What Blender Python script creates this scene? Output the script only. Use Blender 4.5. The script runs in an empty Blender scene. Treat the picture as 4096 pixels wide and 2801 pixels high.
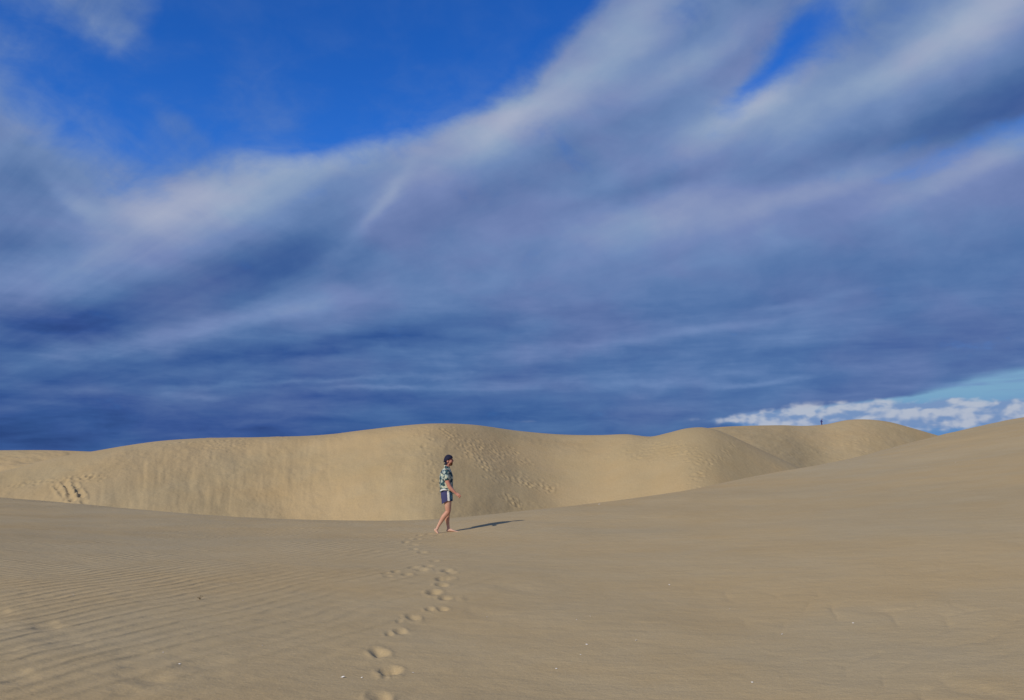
import bpy, bmesh, math, random
import numpy as np
from mathutils import Vector, Matrix

scene = bpy.context.scene
rng = np.random.RandomState(7)
random.seed(7)

# ------------------------------------------------------------------ camera
F = 796.0; CX = 512.0; CY = 350.0; HORIZON = 462.0
PITCH = math.atan((HORIZON - CY) / F)
EYE = 1.68
cam = bpy.data.cameras.new('camera')
cam_o = bpy.data.objects.new('camera', cam)
scene.collection.objects.link(cam_o)
cam.sensor_width = 36.0
cam.lens = 36.0 * F / 1024.0
cam.clip_start = 0.1
cam.clip_end = 20000.0
cam_o.location = (0, 0, EYE)
cam_o.rotation_euler = (math.radians(90) + PITCH, 0, 0)
scene.camera = cam_o

cp, sp = math.cos(PITCH), math.sin(PITCH)
def ray(px, py):
    a = (np.asarray(px, float) - CX) / F
    b = (CY - np.asarray(py, float)) / F
    return a, cp - b * sp, sp + b * cp
def at(px, py, Y):
    x, y, z = ray(px, py)
    s = Y / y
    return float(x * s), float(Y), float(EYE + z * s)
def proj(x, y, z):
    dz = z - EYE
    d = y * cp + dz * sp
    v = -y * sp + dz * cp
    d = np.maximum(d, 1e-3)
    return CX + F * x / d, CY - F * v / d

# ------------------------------------------------------------------ exposure
scene.view_settings.view_transform = 'Standard'
scene.view_settings.look = 'None'
scene.view_settings.gamma = 1.0
scene.view_settings.exposure = 0.0
scene.view_settings.use_curve_mapping = False

# ------------------------------------------------------------------ sun
SUN_EL = math.radians(31.0)
SUN_AZ = math.radians(40.0)          # behind the camera, to its left
to_sun = Vector((-math.sin(SUN_AZ) * math.cos(SUN_EL), -math.cos(SUN_AZ) * math.cos(SUN_EL), math.sin(SUN_EL)))
sun = bpy.data.lights.new('sun', 'SUN')
sun.energy = 3.55
sun.angle = math.radians(0.53)
sun.color = (1.0, 0.93, 0.80)
sun_o = bpy.data.objects.new('sun', sun)
scene.collection.objects.link(sun_o)
sun_o.rotation_euler = to_sun.to_track_quat('Z', 'Y').to_euler()

# ------------------------------------------------------------------ node helper
class G:
    """tiny helper to write node graphs as expressions"""
    def __init__(self, tree):
        self.t = tree; self.n = tree.nodes; self.l = tree.links
    def _in(self, sock, v):
        if isinstance(v, bpy.types.NodeSocket): self.l.new(v, sock)
        elif v is not None: sock.default_value = v
    def node(self, typ, **kw):
        nd = self.n.new(typ)
        for k, v in kw.items(): setattr(nd, k, v)
        return nd
    def m(self, op, a, b=None, c=None, clamp=False):
        nd = self.node('ShaderNodeMath', operation=op, use_clamp=clamp)
        self._in(nd.inputs[0], a)
        if b is not None: self._in(nd.inputs[1], b)
        if c is not None: self._in(nd.inputs[2], c)
        return nd.outputs[0]
    def add(self, a, b): return self.m('ADD', a, b)
    def sub(self, a, b): return self.m('SUBTRACT', a, b)
    def mul(self, a, b): return self.m('MULTIPLY', a, b)
    def mad(self, a, b, c): return self.m('MULTIPLY_ADD', a, b, c)
    def step(self, v, lo, hi, a=0.0, b=1.0):
        nd = self.node('ShaderNodeMapRange', interpolation_type='SMOOTHSTEP')
        for s, x in zip(nd.inputs[:5], (v, lo, hi, a, b)): self._in(s, x)
        return nd.outputs[0]
    def lin(self, v, lo, hi, a=0.0, b=1.0):
        nd = self.node('ShaderNodeMapRange', clamp=True)
        for s, x in zip(nd.inputs[:5], (v, lo, hi, a, b)): self._in(s, x)
        return nd.outputs[0]
    def vec(self, x=0.0, y=0.0, z=0.0):
        nd = self.node('ShaderNodeCombineXYZ')
        for s, v in zip(nd.inputs, (x, y, z)): self._in(s, v)
        return nd.outputs[0]
    def xyz(self, v):
        nd = self.node('ShaderNodeSeparateXYZ'); self._in(nd.inputs[0], v)
        return nd.outputs
    def vm(self, op, a, b=None):
        nd = self.node('ShaderNodeVectorMath', operation=op)
        self._in(nd.inputs[0], a)
        if b is not None: self._in(nd.inputs[1], b)
        return nd.outputs['Value'] if op in ('DOT_PRODUCT', 'LENGTH', 'DISTANCE') else nd.outputs[0]
    def map(self, v, loc=(0, 0, 0), rot=(0, 0, 0), sc=(1, 1, 1), typ='POINT'):
        nd = self.node('ShaderNodeMapping', vector_type=typ)
        self._in(nd.inputs[0], v)
        nd.inputs['Location'].default_value = loc if typ != 'NORMAL' else (0, 0, 0)
        nd.inputs['Rotation'].default_value = rot
        nd.inputs['Scale'].default_value = sc
        return nd.outputs[0]
    def noise(self, v, scale=1.0, detail=4.0, rough=0.5, dist=0.0, color=False):
        nd = self.node('ShaderNodeTexNoise')
        self._in(nd.inputs['Vector'], v)
        nd.inputs['Scale'].default_value = scale
        nd.inputs['Detail'].default_value = detail
        nd.inputs['Roughness'].default_value = rough
        nd.inputs['Distortion'].default_value = dist
        return nd.outputs['Color' if color else 'Fac']
    def ramp(self, v, stops, interp='LINEAR'):
        nd = self.node('ShaderNodeValToRGB')
        cr = nd.color_ramp; cr.interpolation = interp
        while len(cr.elements) < len(stops): cr.elements.new(0.5)
        for e, (p, c) in zip(cr.elements, stops):
            e.position = p; e.color = (*c, 1)
        self._in(nd.inputs[0], v)
        return nd.outputs[0]
    def mix(self, f, a, b, mode='MIX'):
        nd = self.node('ShaderNodeMix', data_type='RGBA', blend_type=mode)
        self._in(nd.inputs['Factor'], f)
        for s, v in ((nd.inputs[6], a), (nd.inputs[7], b)):
            if isinstance(v, tuple): v = (*v, 1)
            self._in(s, v)
        return nd.outputs[2]

def srgb(r, g, b):
    f = lambda c: (c / 255 / 12.92) if c / 255 <= 0.04045 else ((c / 255 + 0.055) / 1.055) ** 2.4
    return (f(r), f(g), f(b))

# ------------------------------------------------------------------ sky with layered cloud
world = bpy.data.worlds.new('World')
scene.world = world
world.use_nodes = True
wt = world.node_tree
wt.nodes.clear()
g = G(wt)
SKYS = 0.10
sky = g.node('ShaderNodeTexSky', sky_type='NISHITA', sun_disc=False)
sky.sun_elevation = SUN_EL
sky.sun_rotation = math.radians(180.0) + SUN_AZ      # same bearing as the sun lamp (checked below)
sky.altitude = 0; sky.air_density = 1.0; sky.dust_density = 0.3; sky.ozone_density = 2.0
tc = g.node('ShaderNodeTexCoord')
d = g.vm('NORMALIZE', tc.outputs['Generated'])
dx, dy, dz = g.xyz(d)
DEG = 57.29578
az = g.mul(g.m('ARCTAN2', dx, dy), DEG)
el = g.mul(g.m('ARCSINE', dz), DEG)
P0 = g.vec(az, el, 0.0)
def azel(px, py):
    x, y, z = ray(px, py)
    return math.degrees(math.atan2(x, y)), math.degrees(math.asin(z / math.sqrt(x * x + y * y + z * z)))
DPP = 0.0695                                         # degrees for a pixel of the frame
# fanned coordinates: the cloud streets run out from a point low on the left horizon
fa, fe = azel(-260, 470)
rel = g.vm('SUBTRACT', P0, (fa, fe, 0))
rx, ry, rz_ = g.xyz(rel)
fang = g.mul(g.m('ARCTAN2', ry, g.m('MAXIMUM', g.m('ABSOLUTE', rx), 0.5)), DEG)
frad = g.vm('LENGTH', rel)
warp = g.noise(g.map(P0, sc=(0.05, 0.11, 1)), 1.0, 3.0, 0.5, color=True)
warp = g.vm('MULTIPLY', g.vm('SUBTRACT', warp, (0.5, 0.5, 0.5)), (4.0, 2.4, 0.0))
P1 = g.vm('ADD', P0, warp)
wf = g.noise(g.map(P0, sc=(0.35, 0.6, 1), loc=(7, 3, 0)), 1.0, 4.0, 0.55, color=True)
wf = g.vm('MULTIPLY', g.vm('SUBTRACT', wf, (0.5, 0.5, 0.5)), (1.6, 1.0, 0.0))
P2 = g.vm('ADD', P1, wf)

def strokes(P, items, start, gain=1.0):
    # evaluated in short blocks, each waiting for the one before, so that the shader's stack stays small
    acc = start
    Pb = P
    for k, (px, py, L, W, ang, amp) in enumerate(items):
        if k % 5 == 0 and strokes.last is not None:
            nd = g.node('ShaderNodeVectorMath', operation='MULTIPLY_ADD')
            wt.links.new(strokes.last, nd.inputs[0]); nd.inputs[1].default_value = (1e-9, 1e-9, 1e-9); wt.links.new(P, nd.inputs[2])
            Pb = nd.outputs[0]
        a, e = azel(px, py)
        q = g.map(Pb, loc=(a, e, 0), rot=(0, 0, math.radians(ang)), sc=(L * DPP, W * DPP, 1), typ='TEXTURE')
        r2 = g.vm('DOT_PRODUCT', q, q)
        ex = g.m('EXPONENT', g.mul(r2, -0.8))
        acc = g.mad(ex, amp * gain, acc)
        strokes.last = acc
    return acc
strokes.last = None

# fibres along the fan, broad and fine
fan_v = g.vec(g.mul(fang, 0.55), g.mul(frad, 0.055), 0.0)
fib1 = g.sub(g.noise(g.vm('ADD', fan_v, g.vm('MULTIPLY', wf, (0.12, 0.10, 0))), 0.55, 3.0, 0.45), 0.5)
fib2 = g.sub(g.noise(g.vec(g.mul(fang, 0.5), g.mul(frad, 0.10), 4.0), 1.9, 4.0, 0.55), 0.5)
puff = g.sub(g.noise(g.map(P1, sc=(0.13, 0.22, 1), loc=(3, 9, 0)), 1.0, 5.0, 0.52), 0.5)
tuft = g.sub(g.noise(g.map(P1, sc=(0.22, 0.34, 1), loc=(5, 2, 3), rot=(0, 0, math.radians(-22))), 1.0, 7.0, 0.60, 0.3), 0.5)
clump = g.sub(g.noise(g.map(P0, sc=(0.24, 1.05, 1), loc=(8, 4, 2), rot=(0, 0, math.radians(-3.0))), 1.0, 6.0, 0.60, 0.4), 0.5)
# flat bars of cloud low over the horizon
low = g.step(el, 15.0, 3.0)
bars = g.sub(g.noise(g.map(P0, sc=(0.055, 0.62, 1), loc=(2, 1, 5), rot=(0, 0, math.radians(-1.0))), 1.0, 5.0, 0.55, 0.3), 0.5)

# cover: 1 where cloud, 0 where clear blue
cov0 = g.add(g.sub(1.06, g.step(el, 33.0, 60.0, 0.0, 0.55)), g.add(g.mul(fib1, 0.28), g.add(g.mul(puff, 0.50), g.mul(tuft, 0.95))))
cov = strokes(P2, [
    (330, 40, 165, 66, 0, -1.45), (480, 20, 140, 52, 22, -1.15), (240, 105, 70, 42, -8, -0.80),
    (400, 100, 70, 32, 20, -0.8), (295, 130, 38, 20, 0, -0.6), (205, 20, 50, 60, 0, -0.55),
    (120, 125, 42, 55, 25, -0.60), (15, 25, 50, 55, 0, -0.72), (90, 75, 60, 40, 0, -0.42), (45, 120, 45, 35, 0, -0.38), (175, 150, 50, 22, 10, -0.22), (590, -10, 60, 20, 30, -0.6),
    (776, 55, 62, 13, 38, -0.50), (832, 14, 55, 18, 32, -0.50), (790, 45, 100, 34, 38, -0.24), (905, 8, 80, 18, 20, -0.22), (700, 5, 50, 22, 40, -0.22), (740, 88, 24, 8, 30, -0.25),
    (1000, 126, 90, 11, 15, -0.34), (890, 150, 60, 7, 14, -0.25), (1100, 95, 70, 16, 15, -0.3),
    (120, 8, 60, 30, -30, 0.30), (55, 68, 60, 16, -15, 0.22), (190, 118, 30, 14, -20, 0.30), (10, 165, 35, 25, 0, 0.35),
    (560, 75, 110, 16, 34, 0.5),
], cov0)
covm = g.step(cov, -0.08, 1.02)
veil = g.mul(g.step(g.add(tuft, puff), -0.22, 0.42), g.step(el, 31.0, 19.0, 0.10, 0.42))
covm = g.m('MAXIMUM', covm, veil)
# the opening at the right horizon
op = strokes(g.vm('ADD', P0, g.vm('MULTIPLY', wf, (0.9, 0.42, 0))), [
    (875, 413, 100, 9, 2.0, 1.4), (970, 401, 80, 10, 8, 1.2), (915, 430, 130, 14, 0, 1.6), (1060, 405, 90, 30, 3, 1.1), (1200, 410, 120, 40, 0, 1.0)], g.mul(bars, 0.9))
opm = g.step(op, 0.42, 0.86)

# brightness of the cloud
b_el = g.add(g.lin(el, 0.0, 4.0, 0.20, 0.33), g.lin(el, 4.0, 16.0, 0.0, 0.19))
b_az = g.mul(g.lin(az, -34.0, 10.0, -0.09, 0.05), low)
B0 = g.sub(g.add(b_el, b_az), 0.035)
B0 = g.mad(fib1, 0.17, B0)
B0 = g.mad(fib2, 0.05, B0)
B0 = g.mad(puff, 0.20, B0)
B0 = g.mad(tuft, 0.19, B0)
B0 = g.mad(g.mul(clump, g.step(el, 15.0, 6.0)), 0.26, B0)
B0 = g.mad(g.mul(bars, g.step(el, 15.0, 7.0)), 0.33, B0)
B = strokes(P2, [
    (205, 200, 88, 24, 17, 0.44), (150, 222, 45, 16, -8, 0.12), (290, 160, 62, 17, 8, 0.22), (390, 140, 66, 17, 20, 0.26),
    (512, 120, 84, 23, 31, 0.46), (628, 38, 80, 24, 40, 0.26), (375, 208, 46, 7, 52, 0.15), (392, 185, 46, 18, 40, 0.10), (690, 60, 66, 13, 22, 0.22),
    (750, 106, 62, 17, 22, 0.42), (905, 55, 130, 18, 21, 0.32), (1010, 6, 70, 20, 24, 0.28), (660, 150, 90, 24, 25, 0.08),
    (655, 214, 80, 18, 12, 0.24), (840, 182, 110, 13, 10, 0.26), (985, 158, 80, 13, 13, 0.30),
    (55, 276, 100, 20, 17, 0.24), (78, 208, 34, 8, -42, 0.12), (240, 322, 120, 11, 15, 0.20), (320, 266, 36, 9, 30, 0.12), (120, 350, 80, 10, 5, 0.08),
    (270, 268, 84, 24, 18, -0.24), (300, 235, 40, 16, 45, -0.06), (58, 322, 70, 15, 4, -0.18), (5, 246, 30, 14, 0, -0.16), (15, 185, 34, 30, 0, -0.10), (50, 80, 80, 60, 0, 0.14),
    (325, 347, 150, 8, 9, -0.17), (1010, 100, 100, 20, 18, -0.34), (870, 135, 90, 12, 14, -0.08), (640, 188, 70, 11, 12, -0.13), (900, 250, 200, 30, 8, -0.05),
    (620, 265, 260, 24, 8, 0.08),
    (250, 366, 60, 4, 8, 0.12), (280, 383, 110, 2.6, 3, 0.14), (205, 394, 36, 3.6, 0, 0.13), (375, 389, 60, 2.4, 2, 0.17), (430, 377, 80, 3, 5, 0.10),
    (650, 381, 50, 3, 0, 0.12), (745, 381, 45, 2.8, 1, 0.16), (700, 331, 90, 5, 5, 0.12), (790, 308, 60, 5, 4, 0.12), (580, 348, 80, 4, 3, 0.08), (70, 388, 60, 4, 0, 0.10),
    (300, 360, 90, 4, 9, -0.12), (420, 397, 180, 5, 1, -0.06), (860, 345, 120, 8, 3, -0.05), (560, 366, 90, 4, 3, -0.08),
], B0, 0.84)
hue = g.noise(g.map(P1, sc=(0.10, 0.2, 1), loc=(31, 5, 0)), 1.0, 3.0, 0.5)
c_a = g.ramp(B, [(0.0, srgb(30, 54, 108)), (0.17, srgb(52, 84, 142)), (0.36, srgb(80, 111, 160)), (0.56, srgb(112, 138, 182)), (0.76, srgb(140, 161, 192)), (1.0, srgb(172, 184, 202))])
c_b = g.ramp(B, [(0.0, srgb(34, 50, 108)), (0.17, srgb(58, 80, 142)), (0.36, srgb(92, 110, 158)), (0.56, srgb(120, 134, 180)), (0.76, srgb(149, 158, 190)), (1.0, srgb(176, 180, 200))])
cloud = g.mix(g.mul(g.step(hue, 0.38, 0.66, 0.0, 0.7), g.step(covm, 0.55, 1.0)), c_a, c_b)
cloud = g.vm('SCALE', cloud); cloud.node.inputs['Scale'].default_value = 1.0 / SKYS
# clear sky: the Nishita sky, filtered to the photograph's deep blue
clear = g.mix(1.0, sky.outputs[0], g.mix(g.step(el, 18.0, 31.0), (0.20, 0.70, 1.62), (0.135, 0.61, 1.50)), 'MULTIPLY')
clear_low = g.mix(g.step(el, 9.0, 2.5), clear, tuple(c / SKYS for c in srgb(112, 162, 198)))
col = g.mix(g.m('MINIMUM', covm, 0.97), clear, cloud)
open_c = g.mix(g.step(el, 4.6, 2.4), tuple(c / SKYS for c in srgb(122, 166, 198)), tuple(c / SKYS for c in srgb(94, 138, 190)))
open_c = g.mix(g.step(bars, -0.02, 0.10), open_c, tuple(c / SKYS for c in srgb(112, 146, 190)))
col = g.mix(opm, col, open_c)
# small heaped clouds in that opening
cn = g.noise(g.map(P0, sc=(0.50, 0.85, 1), loc=(11, 2, 0)), 1.0, 3.0, 0.48, 0.15)
cu = strokes(P0, [(838, 417, 82, 11.5, 0.5, 0.95), (965, 413, 85, 11, 1.0, 0.90), (735, 420, 40, 3, 0, 0.25), (520, 421, 120, 3.0, 0, 0.20), (1130, 412, 90, 9, 0, 0.7)], 0.0)
cum = g.mul(g.step(g.add(cu, g.mul(g.sub(cn, 0.5), 1.7)), 0.24, 0.66), g.step(cu, 0.12, 0.42))
cn2 = g.noise(g.map(P0, sc=(0.50, 0.85, 1), loc=(11.13, 1.8, 0)), 1.0, 3.0, 0.48, 0.15)
shade = g.step(g.sub(cn, cn2), -0.10, 0.09)
cu_c = g.mix(shade, tuple(c / SKYS for c in srgb(120, 146, 188)), tuple(c / SKYS for c in srgb(184, 190, 204)))
col = g.mix(g.mul(cum, 0.85), col, cu_c)
# below the horizon: air over far sand
col = g.mix(g.step(el, -0.2, -2.0), col, tuple(c / SKYS for c in srgb(60, 84, 140)))
bg = g.node('ShaderNodeBackground')
wt.links.new(col, bg.inputs[0]); bg.inputs[1].default_value = SKYS
wo = g.node('ShaderNodeOutputWorld')
wt.links.new(bg.outputs[0], wo.inputs[0])
world.cycles.sampling_method = 'MANUAL'
world.cycles.sample_map_resolution = 512

# ------------------------------------------------------------------ numpy noise
_T = rng.rand(256, 256)
def vnoise(x, y):
    xi = np.floor(x).astype(int); yi = np.floor(y).astype(int)
    fx = x - xi; fy = y - yi
    fx = fx * fx * fx * (fx * (fx * 6 - 15) + 10); fy = fy * fy * fy * (fy * (fy * 6 - 15) + 10)
    a = _T[xi % 256, yi % 256]; b = _T[(xi + 1) % 256, yi % 256]
    c = _T[xi % 256, (yi + 1) % 256]; e = _T[(xi + 1) % 256, (yi + 1) % 256]
    return (a * (1 - fx) + b * fx) * (1 - fy) + (c * (1 - fx) + e * fx) * fy - 0.5
def fbm(x, y, o=4, r=0.5):
    s = 0; a = 1.0
    for i in range(o):
        s = s + a * vnoise(x + 17.3 * i, y + 9.1 * i); a *= r; x = x * 2.03; y = y * 2.03
    return s
def smooth(t): t = np.clip(t, 0, 1); return t * t * (3 - 2 * t)
def spline(x, xs, ys):
    """monotone cubic through the points"""
    xs = np.asarray(xs, float); ys = np.asarray(ys, float)
    h = np.diff(xs); dl = np.diff(ys) / h
    mm = np.zeros_like(xs); mm[0] = dl[0]; mm[-1] = dl[-1]
    mm[1:-1] = (dl[:-1] * h[1:] + dl[1:] * h[:-1]) / (h[:-1] + h[1:])
    x = np.clip(x, xs[0], xs[-1])
    i = np.clip(np.searchsorted(xs, x) - 1, 0, len(h) - 1)
    t = (x - xs[i]) / h[i]
    return (ys[i] * (1 + 2 * t) * (1 - t) ** 2 + h[i] * mm[i] * t * (1 - t) ** 2
            + ys[i + 1] * t * t * (3 - 2 * t) + h[i] * mm[i + 1] * t * t * (t - 1))

def grid_mesh(name, X, Y, Z, mat, close=False):
    nu, nv = X.shape
    me = bpy.data.meshes.new(name)
    me.vertices.add(nu * nv)
    me.vertices.foreach_set('co', np.stack([X, Y, Z], -1).astype(np.float32).ravel())
    i = np.arange(nu if close else nu - 1); j = np.arange(nv - 1)
    I, J = np.meshgrid(i, j, indexing='ij'); I2 = (I + 1) % nu
    q = np.stack([I * nv + J, I2 * nv + J, I2 * nv + J + 1, I * nv + J + 1], -1).reshape(-1, 4)
    q = q[:, ::-1]                                  # normals up
    n = len(q)
    me.loops.add(n * 4); me.polygons.add(n)
    me.loops.foreach_set('vertex_index', q.astype(np.int32).ravel())
    me.polygons.foreach_set('loop_start', np.arange(0, n * 4, 4, dtype=np.int32))
    me.polygons.foreach_set('use_smooth', np.ones(n, dtype=bool))
    me.update(calc_edges=True)
    me.materials.append(mat)
    o = bpy.data.objects.new(name, me)
    scene.collection.objects.link(o)
    return o

# ------------------------------------------------------------------ sand material
def sand_material(name, near):
    m = bpy.data.materials.new(name); m.use_nodes = True
    t = m.node_tree; t.nodes.clear(); g = G(t)
    tc = g.node('ShaderNodeTexCoord'); P = tc.outputs['Object']
    n1 = g.noise(P, 0.09 if near else 0.03, 4, 0.55)
    n2 = g.noise(P, 0.9 if near else 0.22, 4, 0.6)
    n3 = g.noise(P, 60.0 if near else 6.0, 3, 0.7)
    base = g.ramp(g.add(g.mul(n1, 0.6), g.mul(n2, 0.4)), [(0.32, SAND_A), (0.5, SAND_B), (0.68, SAND_C)])
    base = g.mix(g.lin(n3, 0.25, 0.75, 0.0, 1.0), g.mix(1.0, base, (0.90, 0.90, 0.91), 'MULTIPLY'), g.mix(1.0, base, (1.09, 1.085, 1.07), 'MULTIPLY'))
    if not near:
        zf = g.noise(g.map(P, loc=(3, 7, 0)), 0.055, 4, 0.6)
        base = g.mix(g.step(zf, 0.40, 0.62), g.mix(1.0, base, (0.88, 0.895, 0.91), 'MULTIPLY'), g.mix(1.0, base, (0.93, 0.91, 0.895), 'MULTIPLY'))
    if near:
        zn = g.noise(P, 0.16, 3, 0.5)
        base = g.mix(g.step(zn, 0.42, 0.62), base, g.mix(1.0, base, (0.95, 0.975, 1.02), 'MULTIPLY'))
        zn2 = g.noise(g.map(P, loc=(31, 8, 0), sc=(0.6, 1, 1)), 0.30, 4, 0.6)
        base = g.mix(g.step(zn2, 0.44, 0.60), base, g.mix(1.0, base, (1.02, 0.99, 0.94), 'MULTIPLY'))
    if near:   # single dark and pale grains, broken shell
        n4 = g.noise(P, 210.0, 2, 0.6)
        base = g.mix(g.step(n4, 0.66, 0.74), base, (0.60, 0.56, 0.48))
        base = g.mix(g.step(n4, 0.34, 0.26), base, (0.20, 0.16, 0.12))
    bs = g.node('ShaderNodeBsdfPrincipled')
    t.links.new(base, bs.inputs['Base Color'])
    bs.inputs['Roughness'].default_value = 0.95
    bs.inputs['Specular IOR Level'].default_value = 0.12
    x, y, z = g.xyz(P)
    if near:
        # wind ripples: crests run about fifty degrees off the view's cross direction
        wob = g.noise(P, 0.55, 3, 0.5, color=True)
        Pw = g.vm('ADD', P, g.vm('MULTIPLY', g.vm('SUBTRACT', wob, (0.5, 0.5, 0.5)), (0.50, 0.50, 0)))
        wob2 = g.noise(P, 3.2, 2, 0.5, color=True)
        Pw = g.vm('ADD', Pw, g.vm('MULTIPLY', g.vm('SUBTRACT', wob2, (0.5, 0.5, 0.5)), (0.055, 0.055, 0)))
        wx, wy, wz = g.xyz(Pw)
        bend = g.mul(g.m('POWER', g.m('ABSOLUTE', g.m('MINIMUM', wx, 0.0)), 2.0), -0.16)
        def rip(wave, ang):
            # the crests swing round towards the line of sight on the left
            qy = g.add(g.sub(g.mul(wx, math.sin(math.radians(ang))), g.mul(wy, math.cos(math.radians(ang)))), bend)
            s = g.m('SINE', g.mul(qy, 2 * math.pi / wave))
            return g.m('POWER', g.mad(s, 0.5, 0.5), 1.4)
        r1 = rip(0.25, 50); r2 = rip(0.41, 48)
        patch = g.step(g.noise(P, 0.35, 3, 0.5), 0.36, 0.62, 0.25, 1.0)
        # strongest on the left, fading up the smooth right-hand slope
        side = g.lin(g.sub(x, g.mul(y, 0.22)), -3.5, 2.6, 1.0, 0.10)
        amp = g.mul(patch, side)
        grain = g.noise(P, 35.0, 4, 0.7)
        lump = g.noise(g.map(P, sc=(1, 1.6, 1)), 2.4, 4, 0.6)
        h = g.mul(g.mul(r1, amp), 0.0028)
        h = g.add(h, g.mul(g.mul(r2, amp), 0.0135))
        h = g.add(h, g.mul(grain, 0.0035))
        h = g.add(h, g.mul(lump, 0.022))
    else:
        gr = g.noise(P, 2.6, 5, 0.65)
        gr2 = g.noise(P, 0.7, 4, 0.6)
        h = g.add(g.mul(gr, 0.035), g.mul(gr2, 0.075))
    b = g.node('ShaderNodeBump'); b.inputs['Strength'].default_value = 1.0; b.inputs['Distance'].default_value = 1.0
    t.links.new(h, b.inputs['Height']); t.links.new(b.outputs[0], bs.inputs['Normal'])
    out = g.node('ShaderNodeOutputMaterial'); t.links.new(bs.outputs[0], out.inputs[0])
    return m
SAND_A = (0.412, 0.300, 0.155); SAND_B = (0.438, 0.329, 0.180); SAND_C = (0.450, 0.349, 0.203)
M_near = sand_material('sand_near', True)
M_far = sand_material('sand_far', False)

# ------------------------------------------------------------------ foreground sand
edge_px = [-420, -250, -120, 0, 70, 145, 240, 330, 420, 530, 617, 683, 750, 837, 930, 1024, 1130, 1300, 1500]
edge_py = [486, 488, 491, 496.5, 502, 509, 516.5, 520, 520, 510, 500, 490, 476, 460, 436, 416, 404, 398, 396]
edge_Y = [36, 36, 36, 35, 34, 32, 29, 27, 26.5, 27.5, 30, 33, 38, 45, 52, 60, 66, 62, 55]
ctrl = []
for a, b_, c in zip(edge_px, edge_py, edge_Y):
    ctrl.append(at(a, b_, c))
ctrl += [(0, 0, 0.0), (0, 3, 0.0), (0.3, 6, 0.0), (-1.54, 18.6, 0.0), (0.3, 21, 0.10), (-4, 6, 0.22), (-10, 9, 0.55), (-5, 14, 0.16), (-12, 20, 0.20),
         (4, 6, 0.10), (8, 9, 0.42), (5, 14, 0.30), (9, 20, 0.72), (17, 20, 1.9), (20, 30, 2.3), (28, 38, 4.0), (0, -12, 0.0), (-14, -6, 0.6), (14, -6, 0.9),
         (-25, 5, 1.2), (28, 8, 3.2), (0, -30, -0.4), (-28, -25, 0.4), (28, -25, 1.8), (40, 20, 5.5)]
C = np.array(ctrl, float)
def K(r2): return np.where(r2 > 1e-9, 0.5 * r2 * np.log(np.maximum(r2, 1e-9)), 0.0)
n = len(C)
A = np.zeros((n + 3, n + 3))
R2 = ((C[:, None, :2] - C[None, :, :2]) ** 2).sum(-1)
A[:n, :n] = K(R2) + np.eye(n) * 2.0
A[:n, n] = 1; A[:n, n + 1:] = C[:, :2]; A[n, :n] = 1; A[n + 1:, :n] = C[:, :2].T
wsol = np.linalg.solve(A, np.concatenate([C[:, 2], np.zeros(3)]))
def tps(x, y):
    z = wsol[n] + wsol[n + 1] * x + wsol[n + 2] * y
    for k in range(n):
        z = z + wsol[k] * K((x - C[k, 0]) ** 2 + (y - C[k, 1]) ** 2)
    return z

th_front = np.arctan2((np.array(edge_px) - CX) / F, cp)
th_keys = np.concatenate([[-math.pi, -2.2], th_front, [1.7, 2.4, math.pi]])
D_keys = np.concatenate([[42, 40], np.array(edge_Y) / np.cos(th_front), [62, 48, 42]])
def D1(th): return spline(th, th_keys, D_keys)
def drop(s, w=1.3, k=0.42): return k * w * np.logaddexp(0, s / w)

NF, NB, NR = 1080, 150, 640
th = np.concatenate([np.linspace(-0.78, 0.80, NF), np.linspace(0.80, 2 * math.pi - 0.78, NB + 2)[1:-1]])
th = np.where(th > math.pi, th - 2 * math.pi, th)
rr = np.exp(np.linspace(math.log(1.2), math.log(95.0), NR - 1))
rr = np.concatenate([[0.02], rr])
TH, RR = np.meshgrid(th, rr, indexing='ij')
Xn = RR * np.sin(TH); Yn = RR * np.cos(TH)
base_z = tps(Xn, Yn)
Dg = D1(TH)
base_z = base_z - drop(RR - Dg)
# small undulation, fading at the edge so that the edge line stays clean
base_z += 0.05 * fbm(Xn / 3.1, Yn / 3.1, 3) * smooth((RR - 2) / 4)
# fit the sheet's skyline to its intended line
want_py = spline(np.array(CX + F * np.tan(th[:NF]) * cp), edge_px, edge_py)
off = np.zeros(len(th))
sel = np.arange(NF)
for it in range(5):
    z = base_z + off[:, None] * smooth((RR - 0.45 * Dg) / (0.55 * Dg))
    px_, py_ = proj(Xn[sel], Yn[sel], z[sel])
    msk = (RR[sel] > 0.6 * Dg[sel])
    py2 = np.where(msk, py_, 1e9)
    k = py2.argmin(1)
    cur = py2[np.arange(NF), k]
    ydist = Yn[sel][np.arange(NF), k]
    off[sel] += (cur - want_py) / F * ydist
# soften the fit and blend it out behind
ker = np.exp(-np.linspace(-2, 2, 41) ** 2); ker /= ker.sum()
o_s = np.convolve(np.pad(off[:NF], 20, mode='edge'), ker, 'valid')
off[:NF] = o_s
tb = np.linspace(0, 1, NB + 2)[1:-1]
off[NF:] = o_s[-1] * (1 - smooth(tb * 4)) + o_s[0] * smooth(tb * 4 - 3)
Zn = base_z + off[:, None] * smooth((RR - 0.45 * Dg) / (0.55 * Dg))
PXn, PYn = proj(Xn, Yn, Zn)

def cell_near(px, py):
    thv = math.atan2((px - CX) / F, cp)
    i = int(np.argmin(np.abs(th[:NF] - thv)))
    lim = rr < D1(thv) * 1.02
    j = int(np.argmin(np.where(lim & (rr > 2), np.abs(PYn[i] - py), 1e9)))
    return i, j
Zclean = Zn.copy()
def ground_xy(px, py):
    i, j = cell_near(px, py); return Xn[i, j], Yn[i, j], Zn[i, j]
def ground_z(x, y):
    t_ = math.atan2(x, y); r_ = math.hypot(x, y)
    i = int(np.argmin(np.abs(th[:NF] - t_)))
    return float(np.interp(r_, rr, Zn[i]))

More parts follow.
